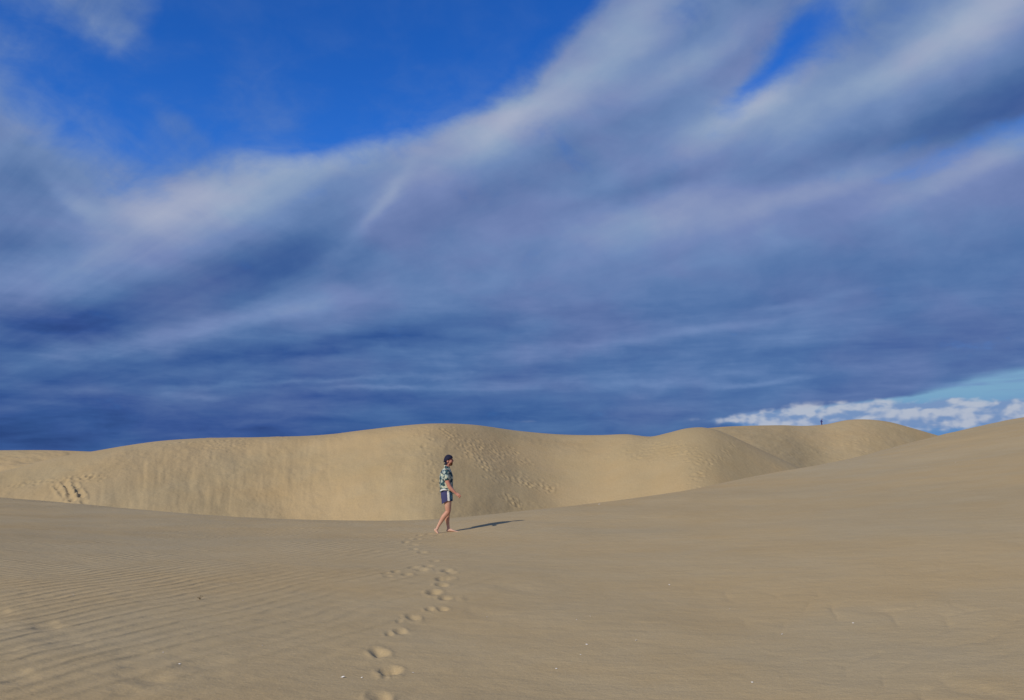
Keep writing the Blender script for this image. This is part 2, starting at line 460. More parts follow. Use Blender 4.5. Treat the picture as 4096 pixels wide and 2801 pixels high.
def pit(px, py, w, l, depth, ang=0.0, rim=0.35, soft=1.0):
    """a footprint pressed into the sheet: w across, l along, metres"""
    i, j = cell_near(px, py)
    x0, y0 = Xn[i, j], Yn[i, j]
    R = max(w, l) * 2.2
    i0, i1 = np.searchsorted(th[:NF], [math.atan2(x0 - R, y0), math.atan2(x0 + R, y0)])
    j0, j1 = np.searchsorted(rr, [math.hypot(x0, y0) - R, math.hypot(x0, y0) + R])
    i0 = max(i0 - 2, 0); i1 = min(i1 + 2, NF)
    sx = Xn[i0:i1, j0:j1] - x0; sy = Yn[i0:i1, j0:j1] - y0
    ca, sa = math.cos(ang), math.sin(ang)
    u = (sx * ca + sy * sa) / (w / 2); v = (-sx * sa + sy * ca) / (l / 2)
    wob = 0.28 * vnoise(sx * 14 + px, sy * 14 + py)
    r = np.sqrt(u * u + v * v) + wob
    bowl = -depth * (1 - smooth((r - 0.15) / (0.95 * soft)))
    rimh = depth * rim * np.exp(-((r - 1.25) / 0.28) ** 2) * (0.6 + 1.6 * vnoise(sx * 9 + 3 + px, sy * 9 + py))
    Zn[i0:i1, j0:j1] += bowl + rimh

# trail of footprints from the viewer up to the walking man (full-size photo coordinates / 4)
F4 = 0.25
prints = [(1550, 2793, .22, .30, .060, 0.2), (1590, 2688, .24, .27, .065, 0.3), (1566, 2707, .10, .12, .030, 0), (1532, 2603, .18, .28, .040, 0.35), (1545, 2618, .20, .26, .055, 0.2),
          (1620, 2527, .17, .28, .045, 0.3), (1578, 2538, .12, .18, .03, 0.2), (1668, 2470, .18, .32, .045, 0.4), (1618, 2484, .10, .16, .025, 0),
          (1735, 2438, .16, .28, .04, 0.2), (1782, 2435, .17, .30, .045, 0.3), (1750, 2371, .24, .46, .065, 0.1), (1790, 2395, .20, .30, .045, 0.2), (1850, 2396, .22, .2, -.03, 0),
          (1783, 2341, .22, .38, .05, 0.3), (1780, 2316, .26, .42, .065, 0.0), (1808, 2314, .20, .34, .04, 0.2), (1796, 2283, .22, .45, .055, 0.0), (1815, 2292, .22, .3, .04, 0),
          (1700, 2279, .28, .40, .06, 0.3), (1664, 2271, .22, .3, .045, 0), (1724, 2266, .24, .32, .04, 0), (1640, 2297, .22, .28, .04, 0), (1598, 2288, .18, .3, .035, 0), (1572, 2306, .18, .2, .03, 0), (1562, 2292, .18, .2, .03, 0),
          (1747, 2245, .2, .3, .035, 0), (1700, 2208, .22, .36, .04, 0), (1668, 2196, .2, .3, .045, 0.2), (1660, 2178, .2, .4, .03, 0), (1672, 2180, .2, .3, .03, 0),
          (1635, 2168, .2, .4, .05, 0), (1652, 2154, .22, .35, .045, 0), (1684, 2157, .22, .4, .05, 0), (1690, 2142, .2, .4, .04, 0), (1725, 2136, .2, .4, .04, 0), (1763, 2140, .18, .35, .04, 0),
          (1560, 2475 + 210, .1, .14, .03, 0)]
for (a, b_, w_, l_, dp, an) in prints:
    pit(a * F4, b_ * F4, w_ * 0.78, l_ * 0.85, dp * 0.60, an, rim=0.3)
for (a, b_, w_, l_, dp) in [(1752, 2142, .12, .16, .022), (1800, 2134, .30, .14, .012)]:
    pit(a * F4, b_ * F4, w_, l_, dp, 0.0, rim=0.5)
# older, wind-softened hollows at lower left
for (a, b_, w_, l_, dp) in [(690, 2722, .20, .17, .050), (588, 2656, .13, .10, .03), (588, 2768, .16, .12, .035), (75, 2450, .22, .42, .05), (275, 2505, .20, .34, .05), (160, 2700, .28, .30, .045),
                            (110, 2600, .3, .3, .035), (620, 2620, .28, .3, .03), (900, 2660, .3, .2, .03), (930, 2700, .14, .10, .022), (640, 2700, .3, .2, .03), (350, 2560, .3, .4, .03), (40, 2500, .3, .4, .03), (2050, 2350, .35, .7, .035), (1930, 2450, .3, .5, .03)]:
    pit(a * F4, b_ * F4, w_, l_, dp * 0.42, 0.6, rim=0.15, soft=1.9)
# soft sags low on the right slope
sagm = smooth((Xn - 1.6) / 1.6) * smooth((15 - Yn) / 7)
sq = (Xn * math.sin(math.radians(52)) - Yn * math.cos(math.radians(52)))
sg = np.abs(np.sin(sq * 2 * math.pi / 0.9 + 5 * fbm(Xn / 1.3, Yn / 1.3, 3)))
Zn -= 0.014 * sagm * (1 - sg) ** 3 * smooth(fbm(Xn / 1.1 + 9, Yn / 1.1, 2) * 2 + 0.5)
near_o = grid_mesh('sand_ground', Xn, Yn, Zn, M_near, close=True)
near_o['kind'] = 'structure'

# ------------------------------------------------------------------ dunes behind
def dune(name, px_keys, py_keys, Y_keys, slope, wround, zbase, th0, th1, nu, r_in, r_out, nv, relief, back=0.16, toe=2.0, slopes=None):
    tkeys = np.arctan2((np.array(px_keys, float) - CX) / F, cp)
    t_ = np.linspace(th0, th1, nu)
    pxs = CX + F * np.tan(t_) * cp
    Dc = spline(t_, tkeys, np.array(Y_keys) / np.cos(tkeys))
    wpy = spline(pxs, px_keys, py_keys)
    x_, y_, z_ = ray(pxs, wpy)
    Yc = Dc * np.cos(t_)
    zc = EYE + z_ / y_ * Yc
    # s: metres in front of the crest
    s = np.concatenate([-np.linspace(r_out ** 0.5, 0, 60)[:-1] ** 2, np.linspace(0, r_in, nv)])[::-1]
    S = np.repeat(s[None, :], nu, 0)
    sl = np.full(nu, slope) if slopes is None else spline(pxs, *slopes)
    sl = sl[:, None]
    front = sl * (np.sqrt(np.maximum(S, 0) ** 2 + wround ** 2) - wround)
    backd = -back * (np.sqrt(np.minimum(S, 0) ** 2 + 9) - 3)
    off_ = np.zeros(nu)
    T = np.repeat(t_[:, None], S.shape[1], 1)
    Rr = Dc[:, None] - S
    rl = relief(T, Rr, S, pxs)
    for _ in range(5):
        Z = zc[:, None] + off_[:, None] - np.where(S > 0, front, -backd)
        Z = zbase + toe * np.logaddexp(0, (Z - zbase) / toe)
        X = Rr * np.sin(T); Y = Rr * np.cos(T)
        pa, pb = proj(X, Y, Z)
        kk = pb.argmin(1)
        off_ += (pb[np.arange(nu), kk] - wpy) / F * Y[np.arange(nu), kk]
    Z = Z + rl
    return t_, s, X, Y, Z

def stamp_pits(t_, X, Y, Z, pts, r, depth):
    """small trodden hollows at frame positions on a far slope"""
    _, PYg = proj(X, Y, Z)
    nu, nv = X.shape
    for (px, py) in pts:
        i = int(np.searchsorted(t_, math.atan2((px - CX) / F, cp)))
        if i < 3 or i > nu - 4: continue
        j = int(np.argmin(np.abs(PYg[i] - py)))
        if abs(PYg[i, j] - py) > 2: continue
        w = 5; i0 = max(i - w, 0); i1 = min(i + w, nu); j0 = max(j - 7, 0); j1 = min(j + 7, nv)
        dd = (X[i0:i1, j0:j1] - X[i, j]) ** 2 + (Y[i0:i1, j0:j1] - Y[i, j]) ** 2
        rq = r * random.uniform(0.7, 1.3); q = dd / rq ** 2
        Z[i0:i1, j0:j1] += depth * random.uniform(0.5, 1.3) * (-np.exp(-q) + 0.5 * np.exp(-(np.sqrt(q) - 1.5) ** 2 * 4))

def relief_main(T, R, S, pxs):
    a = T * 110.0
    face = smooth((S - 1.0) / 5.0)
    P = np.repeat(pxs[:, None], S.shape[1], 1)
    face = face * (1 - 0.5 * smooth((P - 560) / 60))
    # slides of sand down the slip face
    lf = smooth((520 - P) / 120) * face
    st = fbm(a / 1.5 + 0.25 * vnoise(a / 3, S / 5), S / 13.0, 4, 0.55)
    st2 = fbm(a / 5.0, S / 16.0 + 40, 3)
    d_ = lf * (0.10 * np.abs(st) * smooth(fbm(a / 9, S / 9 + 3, 2) * 2.2 + 0.55) + 0.26 * st2 + 0.10 * fbm(a / 3.5 + 8, S / 4.5, 4, 0.6))
    d_ += face * 0.065 * fbm(a / 1.1, S / 1.6, 3, 0.6) * smooth(fbm(a / 12 + 5, S / 7, 2) * 2.0 + 0.3)
    d_ += face * 0.50 * fbm(a / 14.0, S / 12.0 + 9, 3)
    # deep slide gouges at far left
    gx = np.exp(-((P - 86 - 0.3 * (S - 10)) / 13.0) ** 2) * smooth((S - 5) / 4)
    d_ -= gx * 0.0 * np.abs(np.sin(a * 1.25 - 0.42 * S + 3 * vnoise(a / 2, S / 3)))
    return d_
main_px = [-420, -200, -80, 0, 30, 60, 80, 100, 130, 165, 200, 270, 330, 370, 400, 430, 470, 520, 560, 600, 625, 650, 665, 685, 700, 712, 724, 745, 780, 830, 900, 1000]
main_py = [500, 490, 482, 474, 467, 458.5, 454.5, 451.3, 446, 441, 438.5, 437, 434.5, 429.5, 426, 423.6, 424.4, 431, 434.4, 435, 434.2, 436.4, 433.0, 428.2, 427.4, 429.5, 434, 444, 461, 485, 510, 530]
main_Y = [88, 92, 96, 99, 101, 103, 104, 105, 107, 109, 111, 114, 114, 112, 111, 111, 115, 121, 123, 121, 118, 115, 114, 113, 113, 113, 113, 113, 113, 113, 116, 120]
t_m, s_m, Xm, Ym, Zm = dune('sand_dune', main_px, main_py, main_Y, 0.58, 5.0, -11.0, -0.66, 0.60, 1180, 46, 60, 330, relief_main,
                            slopes=([-400, 100, 420, 520, 640, 700, 800, 900, 1300], [0.48, 0.50, 0.52, 0.48, 0.52, 0.50, 0.45, 0.4, 0.4]))
# trodden trail down the spur and scuffed patches
pts = []
def along(p, q, nn, jx, jy):
    for k in range(nn):
        f_ = random.random()
        pts.append((p[0] + (q[0] - p[0]) * f_ + random.gauss(0, jx), p[1] + (q[1] - p[1]) * f_ + random.gauss(0, jy)))
S23 = 0.4406
def q(x, y): return (x * S23, y * S23)
along(q(1000, 968), q(1120, 1075), 150, 3, 2); along(q(1120, 1075), q(1250, 1110), 110, 5, 2.5); along(q(1050, 1000), q(1180, 1050), 150, 9, 5)
along(q(1380, 1020), q(1600, 1045), 120, 6, 4); along(q(1440, 1000), q(1560, 1020), 90, 7, 4); along(q(1560, 1100), q(1660, 1000), 70, 3, 3)
along(q(30, 1105), q(250, 1080), 60, 4, 1.0); along(q(160, 1090), q(260, 1080), 60, 5, 2); along(q(470, 1000), q(560, 1010), 60, 8, 4)
along(q(1155, 1125), q(1170, 1150), 35, 3, 1); along(q(960, 980), q(1000, 1100), 70, 6, 6)
along(q(300, 1015), q(1000, 966), 60, 1, 1.2)
stamp_pits(t_m, Xm, Ym, Zm, pts, 0.26, 0.045)
pts = []
for p_, q_ in (((166, 1092), (220, 1144)), ((160, 1098), (204, 1142)), ((172, 1098), (190, 1138)), ((150, 1102), (178, 1134)), ((186, 1096), (214, 1130))):
    along(q(*p_), q(*q_), 70, 0.7, 0.5)
stamp_pits(t_m, Xm, Ym, Zm, pts, 0.34, 0.038)
dune_o = grid_mesh('sand_dune', Xm, Ym, Zm, M_far)
dune_o['kind'] = 'structure'

def relief_far(T, R, S, pxs):
    a = T * 180
    P = np.repeat(pxs[:, None], S.shape[1], 1)
    d_ = 0.25 * fbm(a / 2.5, S / 3.0, 4, 0.6) * smooth(S / 4)
    # hollow whose near bank turns from the sun
    d_ += smooth((S - 9) / 6) * 1.4 * np.exp(-((P - 60) / 60.0) ** 2) * np.sin(np.clip((S - 9) / 5, 0, math.pi))* 0.8
    return d_
t_f, s_f, Xf, Yf, Zf = dune('sand_dune', [-420, -100, 0, 60, 85, 110, 200, 420], [446, 448, 450.2, 450.2, 451, 452, 456, 470], [170, 175, 178, 178, 178, 178, 180, 190],
                            0.36, 4.0, -11.0, -0.70, -0.05, 420, 40, 60, 160, relief_far)
far_o = grid_mesh('sand_dune', Xf, Yf, Zf, M_far)
far_o['kind'] = 'structure'

def relief_right(T, R, S, pxs):
    a = T * 220
    return (0.16 * fbm(a / 3.0, S / 4.0, 4, 0.6) + 0.9 * fbm(a / 30, S / 25, 2)) * smooth(S / 6)
right_px = [560, 640, 665, 690, 705, 722, 735, 745, 760, 780, 800, 820, 845, 862, 885, 905, 935, 980, 1060, 1300]
right_py = [452, 444, 437, 429.5, 428, 426.6, 426.0, 425.7, 425.4, 425.2, 425.8, 424.5, 419.8, 419.4, 422, 427.5, 436.5, 450, 462, 468]
right_Y = [162, 165, 166, 167, 168, 169, 170, 171, 173, 176, 179, 181, 182, 182, 183, 184, 188, 195, 200, 210]
t_r, s_r, Xr, Yr, Zr = dune('sand_dune', right_px, right_py, right_Y, 0.40, 3.5, -11.0, 0.04, 0.82, 760, 60, 80, 240, relief_right,
                            slopes=([500, 700, 760, 850, 900, 1300], [0.30, 0.26, 0.26, 0.38, 0.42, 0.4]))
pts = []
along(q(1720, 1040), q(1950, 1020), 60, 9, 5); along(q(1800, 1010), q(2000, 990), 30, 9, 3)
stamp_pits(t_r, Xr, Yr, Zr, pts, 0.36, 0.06)
right_o = grid_mesh('sand_dune', Xr, Yr, Zr, M_far)
right_o['kind'] = 'structure'

# wide desert floor reaching the horizon all round
nA, nR2 = 240, 90
ta = np.linspace(-math.pi, math.pi, nA + 1)[:-1]
ra = np.exp(np.linspace(math.log(20), math.log(6000), nR2))
TA, RA = np.meshgrid(ta, ra, indexing='ij')
Xd = RA * np.sin(TA); Yd = RA * np.cos(TA)
Zd = -9.8 + 1.6 * fbm(Xd / 55, Yd / 55, 4) * smooth(RA / 60)
Zd -= smooth((RA - 300) / 900) * 6.0
des_o = grid_mesh('desert_floor', Xd, Yd, Zd, M_far, close=True)
des_o['kind'] = 'structure'

# ------------------------------------------------------------------ materials for things
def simple_mat(name, col, rough=0.8, spec=0.3, var=0.12, scale=30.0, sss=0.0, bump=0.0):
    m = bpy.data.materials.new(name); m.use_nodes = True
    t = m.node_tree; t.nodes.clear(); g = G(t)
    P = g.node('ShaderNodeTexCoord').outputs['Object']
    n1 = g.noise(P, scale, 4, 0.6)
    c = g.mix(n1, tuple(v * (1 - var) for v in col), tuple(min(1, v * (1 + var)) for v in col))
    bs = g.node('ShaderNodeBsdfPrincipled')
    t.links.new(c, bs.inputs['Base Color'])
    bs.inputs['Roughness'].default_value = rough
    bs.inputs['Specular IOR Level'].default_value = spec
    if sss:
        bs.inputs['Subsurface Weight'].default_value = sss
        bs.inputs['Subsurface Radius'].default_value = (0.012, 0.004, 0.002)
        bs.inputs['Subsurface Scale'].default_value = 1.0
    if bump:
        b = g.node('ShaderNodeBump'); b.inputs['Distance'].default_value = bump
        t.links.new(g.noise(P, scale * 0.6, 3, 0.6), b.inputs['Height']); t.links.new(b.outputs[0], bs.inputs['Normal'])
    o = g.node('ShaderNodeOutputMaterial'); t.links.new(bs.outputs[0], o.inputs[0])
    return m

def skin_mat():
    m = bpy.data.materials.new('skin'); m.use_nodes = True
    t = m.node_tree; t.nodes.clear(); g = G(t)
    P = g.node('ShaderNodeTexCoord').outputs['Object']
    x, y, z = g.xyz(P)
    # arms, face and knees are sunburnt, thighs and feet paler
    tone = g.ramp(g.lin(z, 0.0, 1.8), [(0.0, (0.60, 0.38, 0.28)), (0.07, (0.56, 0.34, 0.25)), (0.16, (0.50, 0.27, 0.185)), (0.28, (0.49, 0.24, 0.165)), (0.37, (0.57, 0.34, 0.24)), (0.44, (0.52, 0.25, 0.18)), (0.66, (0.50, 0.225, 0.16)), (0.86, (0.52, 0.235, 0.175)), (1.0, (0.50, 0.23, 0.165))])
    n1 = g.noise(P, 28.0, 4, 0.6)
    c = g.mix(g.lin(n1, 0.3, 0.7, 0.0, 1.0), g.mix(1.0, tone, (0.90, 0.85, 0.84), 'MULTIPLY'), g.mix(1.0, tone, (1.07, 1.08, 1.08), 'MULTIPLY'))
    bs = g.node('ShaderNodeBsdfPrincipled'); t.links.new(c, bs.inputs['Base Color'])
    bs.inputs['Roughness'].default_value = 0.55; bs.inputs['Specular IOR Level'].default_value = 0.35
    o = g.node('ShaderNodeOutputMaterial'); t.links.new(bs.outputs[0], o.inputs[0])
    return m

def shirt_mat():
    m = bpy.data.materials.new('flower_print_cotton'); m.use_nodes = True
    t = m.node_tree; t.nodes.clear(); g = G(t)
    P = g.node('ShaderNodeTexCoord').outputs['Object']
    w = g.noise(P, 16.0, 3, 0.6, color=True)
    Pw = g.vm('ADD', P, g.vm('MULTIPLY', g.vm('SUBTRACT', w, (0.5, 0.5, 0.5)), (0.075, 0.075, 0.075)))
    v = g.node('ShaderNodeTexVoronoi'); v.feature = 'F1'; v.inputs['Scale'].default_value = 15.0; v.inputs['Randomness'].default_value = 0.9
    t.links.new(Pw, v.inputs['Vector'])
    dist = v.outputs['Distance']; cx, cy, cz = g.xyz(v.outputs['Color'])
    flower = g.step(dist, 0.63, 0.50)
    centre = g.step(dist, 0.16, 0.09)
    v2 = g.node('ShaderNodeTexVoronoi'); v2.inputs['Scale'].default_value = 26.0
    t.links.new(Pw, v2.inputs['Vector'])
    leaf = g.step(v2.outputs['Distance'], 0.42, 0.34)
    ground = g.mix(g.step(g.noise(P, 9.0, 3, 0.5), 0.4, 0.6), (0.020, 0.035, 0.062), (0.022, 0.060, 0.075))
    ground = g.mix(leaf, ground, (0.055, 0.125, 0.125))
    fl = g.mix(g.step(cx, 0.35, 0.65), (0.50, 0.52, 0.39), (0.30, 0.38, 0.38))
    fl = g.mix(centre, fl, (0.30, 0.30, 0.12))
    keep = g.step(cy, 0.12, 0.17)
    c = g.mix(g.mul(flower, keep), ground, fl)
    bs = g.node('ShaderNodeBsdfPrincipled'); t.links.new(c, bs.inputs['Base Color'])
    bs.inputs['Roughness'].default_value = 0.85; bs.inputs['Specular IOR Level'].default_value = 0.2
    b = g.node('ShaderNodeBump'); b.inputs['Distance'].default_value = 0.02; b.inputs['Strength'].default_value = 0.6
    t.links.new(g.noise(g.map(P, sc=(1, 1, 0.5)), 14.0, 3, 0.5), b.inputs['Height']); t.links.new(b.outputs[0], bs.inputs['Normal'])
    o = g.node('ShaderNodeOutputMaterial'); t.links.new(bs.outputs[0], o.inputs[0])
    return m

def panel_mat():
    m = bpy.data.materials.new('blue_print_panel'); m.use_nodes = True
    t = m.node_tree; t.nodes.clear(); g = G(t)
    P = g.node('ShaderNodeTexCoord').outputs['Object']
    n1 = g.noise(g.map(P, sc=(1.6, 1, 0.7)), 22.0, 3, 0.6)
    c = g.ramp(n1, [(0.42, (0.012, 0.03, 0.07)), (0.5, (0.035, 0.15, 0.24)), (0.58, (0.16, 0.34, 0.42))])
    bs = g.node('ShaderNodeBsdfPrincipled'); t.links.new(c, bs.inputs['Base Color']); bs.inputs['Roughness'].default_value = 0.8
    o = g.node('ShaderNodeOutputMaterial'); t.links.new(bs.outputs[0], o.inputs[0])
    return m

# ------------------------------------------------------------------ figure building
class Shape:
    """closed ring lofts gathered in one mesh and fused by a voxel remesh"""
    def __init__(self): self.v = []; self.f = []
    def loft(self, rings):
        b = len(self.v); k = len(rings[0])
        for r in rings: self.v += [tuple(p) for p in r]
        for i in range(len(rings) - 1):
            for j in range(k):
                a = b + i * k + j; c = b + i * k + (j + 1) % k
                self.f.append((a, c, c + k, a + k))
        for ri, flip in ((0, True), (len(rings) - 1, False)):
            cen = sum((Vector(p) for p in rings[ri]), Vector()) / k
            self.v.append(tuple(cen)); ci = len(self.v) - 1
            for j in range(k):
                a = b + ri * k + j; c = b + ri * k + (j + 1) % k
                self.f.append((c, a, ci) if flip else (a, c, ci))
    def tube(self, pts, k=16, sub=5, ref=(0, 1, 0)):
        """pts: (x, y, z, r_across, r_along_ref) with the second radius along ref"""
        pts = [p if len(p) == 5 else (*p, p[3]) for p in pts]
        A_ = np.array(pts, float); n_ = len(A_)
        tt = np.linspace(0, n_ - 1, (n_ - 1) * sub + 1)
        cols = [spline(tt, np.arange(n_), A_[:, c]) if n_ > 2 else np.interp(tt, np.arange(n_), A_[:, c]) for c in range(5)]
        Q = np.stack(cols, -1)
        rings = []
        ref = Vector(ref)
        T0 = Vector(Q[1][:3]) - Vector(Q[0][:3]); T1 = Vector(Q[-1][:3]) - Vector(Q[-2][:3])
        def ring(c, tdir, ra, rb):
            tdir = tdir.normalized(); u = tdir.cross(ref)
            if u.length < 1e-4: u = tdir.cross(Vector((1, 0, 0)))
            u.normalize(); w = u.cross(tdir).normalized()
            return [c + u * (ra * math.cos(2 * math.pi * j / k)) + w * (rb * math.sin(2 * math.pi * j / k)) for j in range(k)]
        for a in (0.98, 0.8, 0.5):          # rounded start
            f_ = math.sqrt(max(0.02, 1 - a * a)); r = min(Q[0][3], Q[0][4])
            rings.append(ring(Vector(Q[0][:3]) - T0.normalized() * r * a, T0, Q[0][3] * f_, Q[0][4] * f_))
        for i in range(len(Q)):
            td = Vector(Q[min(i + 1, len(Q) - 1)][:3]) - Vector(Q[max(i - 1, 0)][:3])
            rings.append(ring(Vector(Q[i][:3]), td, Q[i][3], Q[i][4]))
        for a in (0.5, 0.8, 0.98):
            f_ = math.sqrt(max(0.02, 1 - a * a)); r = min(Q[-1][3], Q[-1][4])
            rings.append(ring(Vector(Q[-1][:3]) + T1.normalized() * r * a, T1, Q[-1][3] * f_, Q[-1][4] * f_))
        self.loft(rings)
    def ball(self, c, r, rot=0.0, k=18, m=10):
        """ellipsoid; rot tilts it about the y axis"""
        rings = []
        R_ = Matrix.Rotation(rot, 3, 'Y')
        for i in range(m + 1):
            ph = math.pi * (i + 0.5) / (m + 1) - math.pi / 2
            rings.append([Vector(c) + R_ @ Vector((r[0] * math.cos(ph) * math.cos(2 * math.pi * j / k), r[1] * math.cos(ph) * math.sin(2 * math.pi * j / k), r[2] * math.sin(ph))) for j in range(k)])
        self.loft(rings)
    def torso(self, stations, k=40, power=2.3):
        """stations: (z, x_back, x_front, half_width)"""
        A_ = np.array(stations, float); n_ = len(A_)
        order = np.argsort(A_[:, 0]); A_ = A_[order]
        zz = np.linspace(A_[0, 0], A_[-1, 0], n_ * 5)
        xb = spline(zz, A_[:, 0], A_[:, 1]); xf = spline(zz, A_[:, 0], A_[:, 2]); hw = spline(zz, A_[:, 0], A_[:, 3])
        rings = []
        for z, a, b, w in zip(zz, xb, xf, hw):
            cx = (a + b) / 2; rx = (b - a) / 2
            rg = []
            for j in range(k):
                th_ = 2 * math.pi * j / k; c_, s_ = math.cos(th_), math.sin(th_)
                e = 2 / power
                rg.append(Vector((cx + rx * math.copysign(abs(c_) ** e, c_), w * math.copysign(abs(s_) ** e, s_), z)))
            rings.append(rg)
        self.loft(rings)
    def build(self, name, mat, parent, voxel=0.006, smooth_it=2, cut=None):
        me = bpy.data.meshes.new(name); me.from_pydata(self.v, [], self.f); me.update()
        bm = bmesh.new(); bm.from_mesh(me); bmesh.ops.recalc_face_normals(bm, faces=bm.faces); bm.to_mesh(me); bm.free()
        tmp = bpy.data.objects.new(name, me); scene.collection.objects.link(tmp)
        if voxel:
            md = tmp.modifiers.new('r', 'REMESH'); md.mode = 'VOXEL'; md.voxel_size = voxel; md.use_smooth_shade = True
            if smooth_it:
                ms = tmp.modifiers.new('s', 'SMOOTH'); ms.iterations = smooth_it; ms.factor = 0.5
        dg = bpy.context.evaluated_depsgraph_get()
        out = bpy.data.meshes.new_from_object(tmp.evaluated_get(dg))
        bpy.data.objects.remove(tmp); bpy.data.meshes.remove(me)
        if cut:
            bm = bmesh.new(); bm.from_mesh(out)
            dead = [f for f in bm.faces if cut(f.calc_center_median())]
            bmesh.ops.delete(bm, geom=dead, context='FACES'); bm.to_mesh(out); bm.free()
        out.name = name; out.materials.clear(); out.materials.append(mat)
        out.polygons.foreach_set('use_smooth', np.ones(len(out.polygons), dtype=bool))
        o = bpy.data.objects.new(name, out); scene.collection.objects.link(o); o.parent = parent
        return o

def shell_from(src, name, mat, test, push):
    """a thin covering grown from the faces of src that pass the test"""
    bm = bmesh.new(); bm.from_mesh(src.data)
    bmesh.ops.delete(bm, geom=[f for f in bm.faces if not test(f.calc_center_median(), f.normal)], context='FACES')
    bm.normal_update()
    edge = {v for e in bm.edges if e.is_boundary for v in e.verts}
    for v in bm.verts: v.co = v.co + v.normal * (0.0012 if v in edge else push * random.uniform(0.7, 1.25))
    me = bpy.data.meshes.new(name); bm.to_mesh(me); bm.free()
    me.materials.clear(); me.materials.append(mat)
    me.polygons.foreach_set('use_smooth', np.ones(len(me.polygons), dtype=bool))
    o = bpy.data.objects.new(name, me); scene.collection.objects.link(o); o.parent = src.parent
    return o

def finger(s, base, d1, d2, d3, r, l):
    p0 = Vector(base); p1 = p0 + Vector(d1).normalized() * l * 0.45; p2 = p1 + Vector(d2).normalized() * l * 0.32; p3 = p2 + Vector(d3).normalized() * l * 0.24
    s.tube([(*p0, r), (*p1, r * 0.97), (*p2, r * 0.9), (*p3, r * 0.78)], k=10, sub=3)

# ------------------------------------------------------------------ the walking man
MY = 18.62
mx = (1785 * 0.25 - CX) / F * (MY * cp + (0.8 - EYE) * sp)
gz = ground_z(mx + 0.1, MY)
man = bpy.data.objects.new('person', None); scene.collection.objects.link(man)
man.location = (mx, MY, gz + 0.0)
man['label'] = 'barefoot man in backwards cap, flowered shirt and navy shorts walking right across the sand'
man['category'] = 'person'

M_skin = skin_mat()
body = Shape()
# trunk (under the clothes)
body.torso([(0.80, -0.105, 0.115, 0.150), (0.90, -0.115, 0.120, 0.165), (1.02, -0.105, 0.115, 0.145), (1.15, -0.115, 0.125, 0.155), (1.28, -0.120, 0.120, 0.175), (1.38, -0.095, 0.090, 0.165), (1.44, -0.055, 0.055, 0.100), (1.47, -0.03, 0.045, 0.06)])
# neck and head
body.tube([(-0.012, 0, 1.40, 0.062), (0.010, 0, 1.47, 0.055), (0.030, 0, 1.56, 0.056)], k=18)
body.ball((0.035, 0, 1.655), (0.096, 0.074, 0.096))
body.ball((0.062, 0, 1.600), (0.078, 0.064, 0.088), rot=-0.15)
body.ball((0.088, 0, 1.548), (0.044, 0.046, 0.042))                     # jaw
body.ball((0.112, 0, 1.532), (0.020, 0.024, 0.018))                     # chin
body.ball((0.122, 0, 1.655), (0.022, 0.050, 0.014))                     # brow ridge
body.tube([(0.134, 0, 1.648, 0.009, 0.008), (0.146, 0, 1.628, 0.010, 0.010), (0.154, 0, 1.613, 0.011, 0.014)], k=12)   # nose
body.ball((0.148, 0, 1.608), (0.010, 0.018, 0.008))
body.ball((0.128, 0, 1.580), (0.014, 0.026, 0.0075)); body.ball((0.126, 0, 1.567), (0.014, 0.024, 0.008))          # lips
for s_ in (-1, 1):
    body.ball((0.104, s_ * 0.040, 1.612), (0.026, 0.022, 0.022))        # cheek
    body.ball((0.028, s_ * 0.074, 1.612), (0.019, 0.011, 0.032), rot=0.2)   # ear
    body.ball((0.036, s_ * 0.078, 1.598), (0.010, 0.008, 0.012))
# near arm, swung forward, loose fist
N = -1
body.tube([(0.000, -0.165, 1.375, 0.060), (0.012, -0.205, 1.29, 0.055, 0.052), (0.030, -0.218, 1.18, 0.053, 0.048), (0.062, -0.222, 1.09, 0.047, 0.044), (0.098, -0.222, 1.02, 0.046, 0.042), (0.148, -0.220, 0.965, 0.041, 0.037), (0.200, -0.216, 0.915, 0.031, 0.029), (0.234, -0.214, 0.885, 0.025, 0.022)])
body.tube([(0.232, -0.214, 0.886, 0.027, 0.019), (0.266, -0.213, 0.863, 0.037, 0.019), (0.298, -0.213, 0.842, 0.038, 0.018)], k=16)
for i, (off_, ln, rr_) in enumerate([(0.028, 0.070, 0.0100), (0.010, 0.077, 0.0105), (-0.009, 0.072, 0.0100), (-0.027, 0.060, 0.0090)]):
    # knuckles run across the back of the hand; fingers curl down and back into the palm
    b0 = (0.302 + off_ * 0.55, -0.213, 0.838 + off_ * 0.80)
    finger(body, b0, (0.75, 0.15, -0.62), (-0.10, 0.55, -0.80), (-0.80, 0.55, -0.10), rr_, ln)
finger(body, (0.262, -0.200, 0.882), (0.80, 0.30, -0.10), (0.85, 0.25, -0.50), (0.60, 0.25, -0.75), 0.0110, 0.066)
# far arm, hanging slightly back behind the trunk
body.tube([(0.000, 0.165, 1.375, 0.060), (-0.010, 0.208, 1.29, 0.055, 0.052), (-0.020, 0.225, 1.18, 0.051, 0.047), (-0.030, 0.232, 1.08, 0.044, 0.041), (-0.012, 0.236, 0.99, 0.041, 0.037), (0.012, 0.236, 0.90, 0.031, 0.028), (0.026, 0.234, 0.845, 0.025, 0.020)])
body.tube([(0.026, 0.234, 0.845, 0.028, 0.018), (0.036, 0.234, 0.80, 0.037, 0.018), (0.044, 0.232, 0.765, 0.037, 0.017)], k=16)
for off_, ln, rr_ in [(0.028, 0.070, 0.0100), (0.010, 0.077, 0.0105), (-0.009, 0.072, 0.0100), (-0.027, 0.060, 0.0090)]:
    finger(body, (0.046 + off_, 0.232, 0.758), (0.25, -0.1, -1), (0.05, -0.45, -0.85), (-0.1, -0.8, -0.5), rr_, ln)
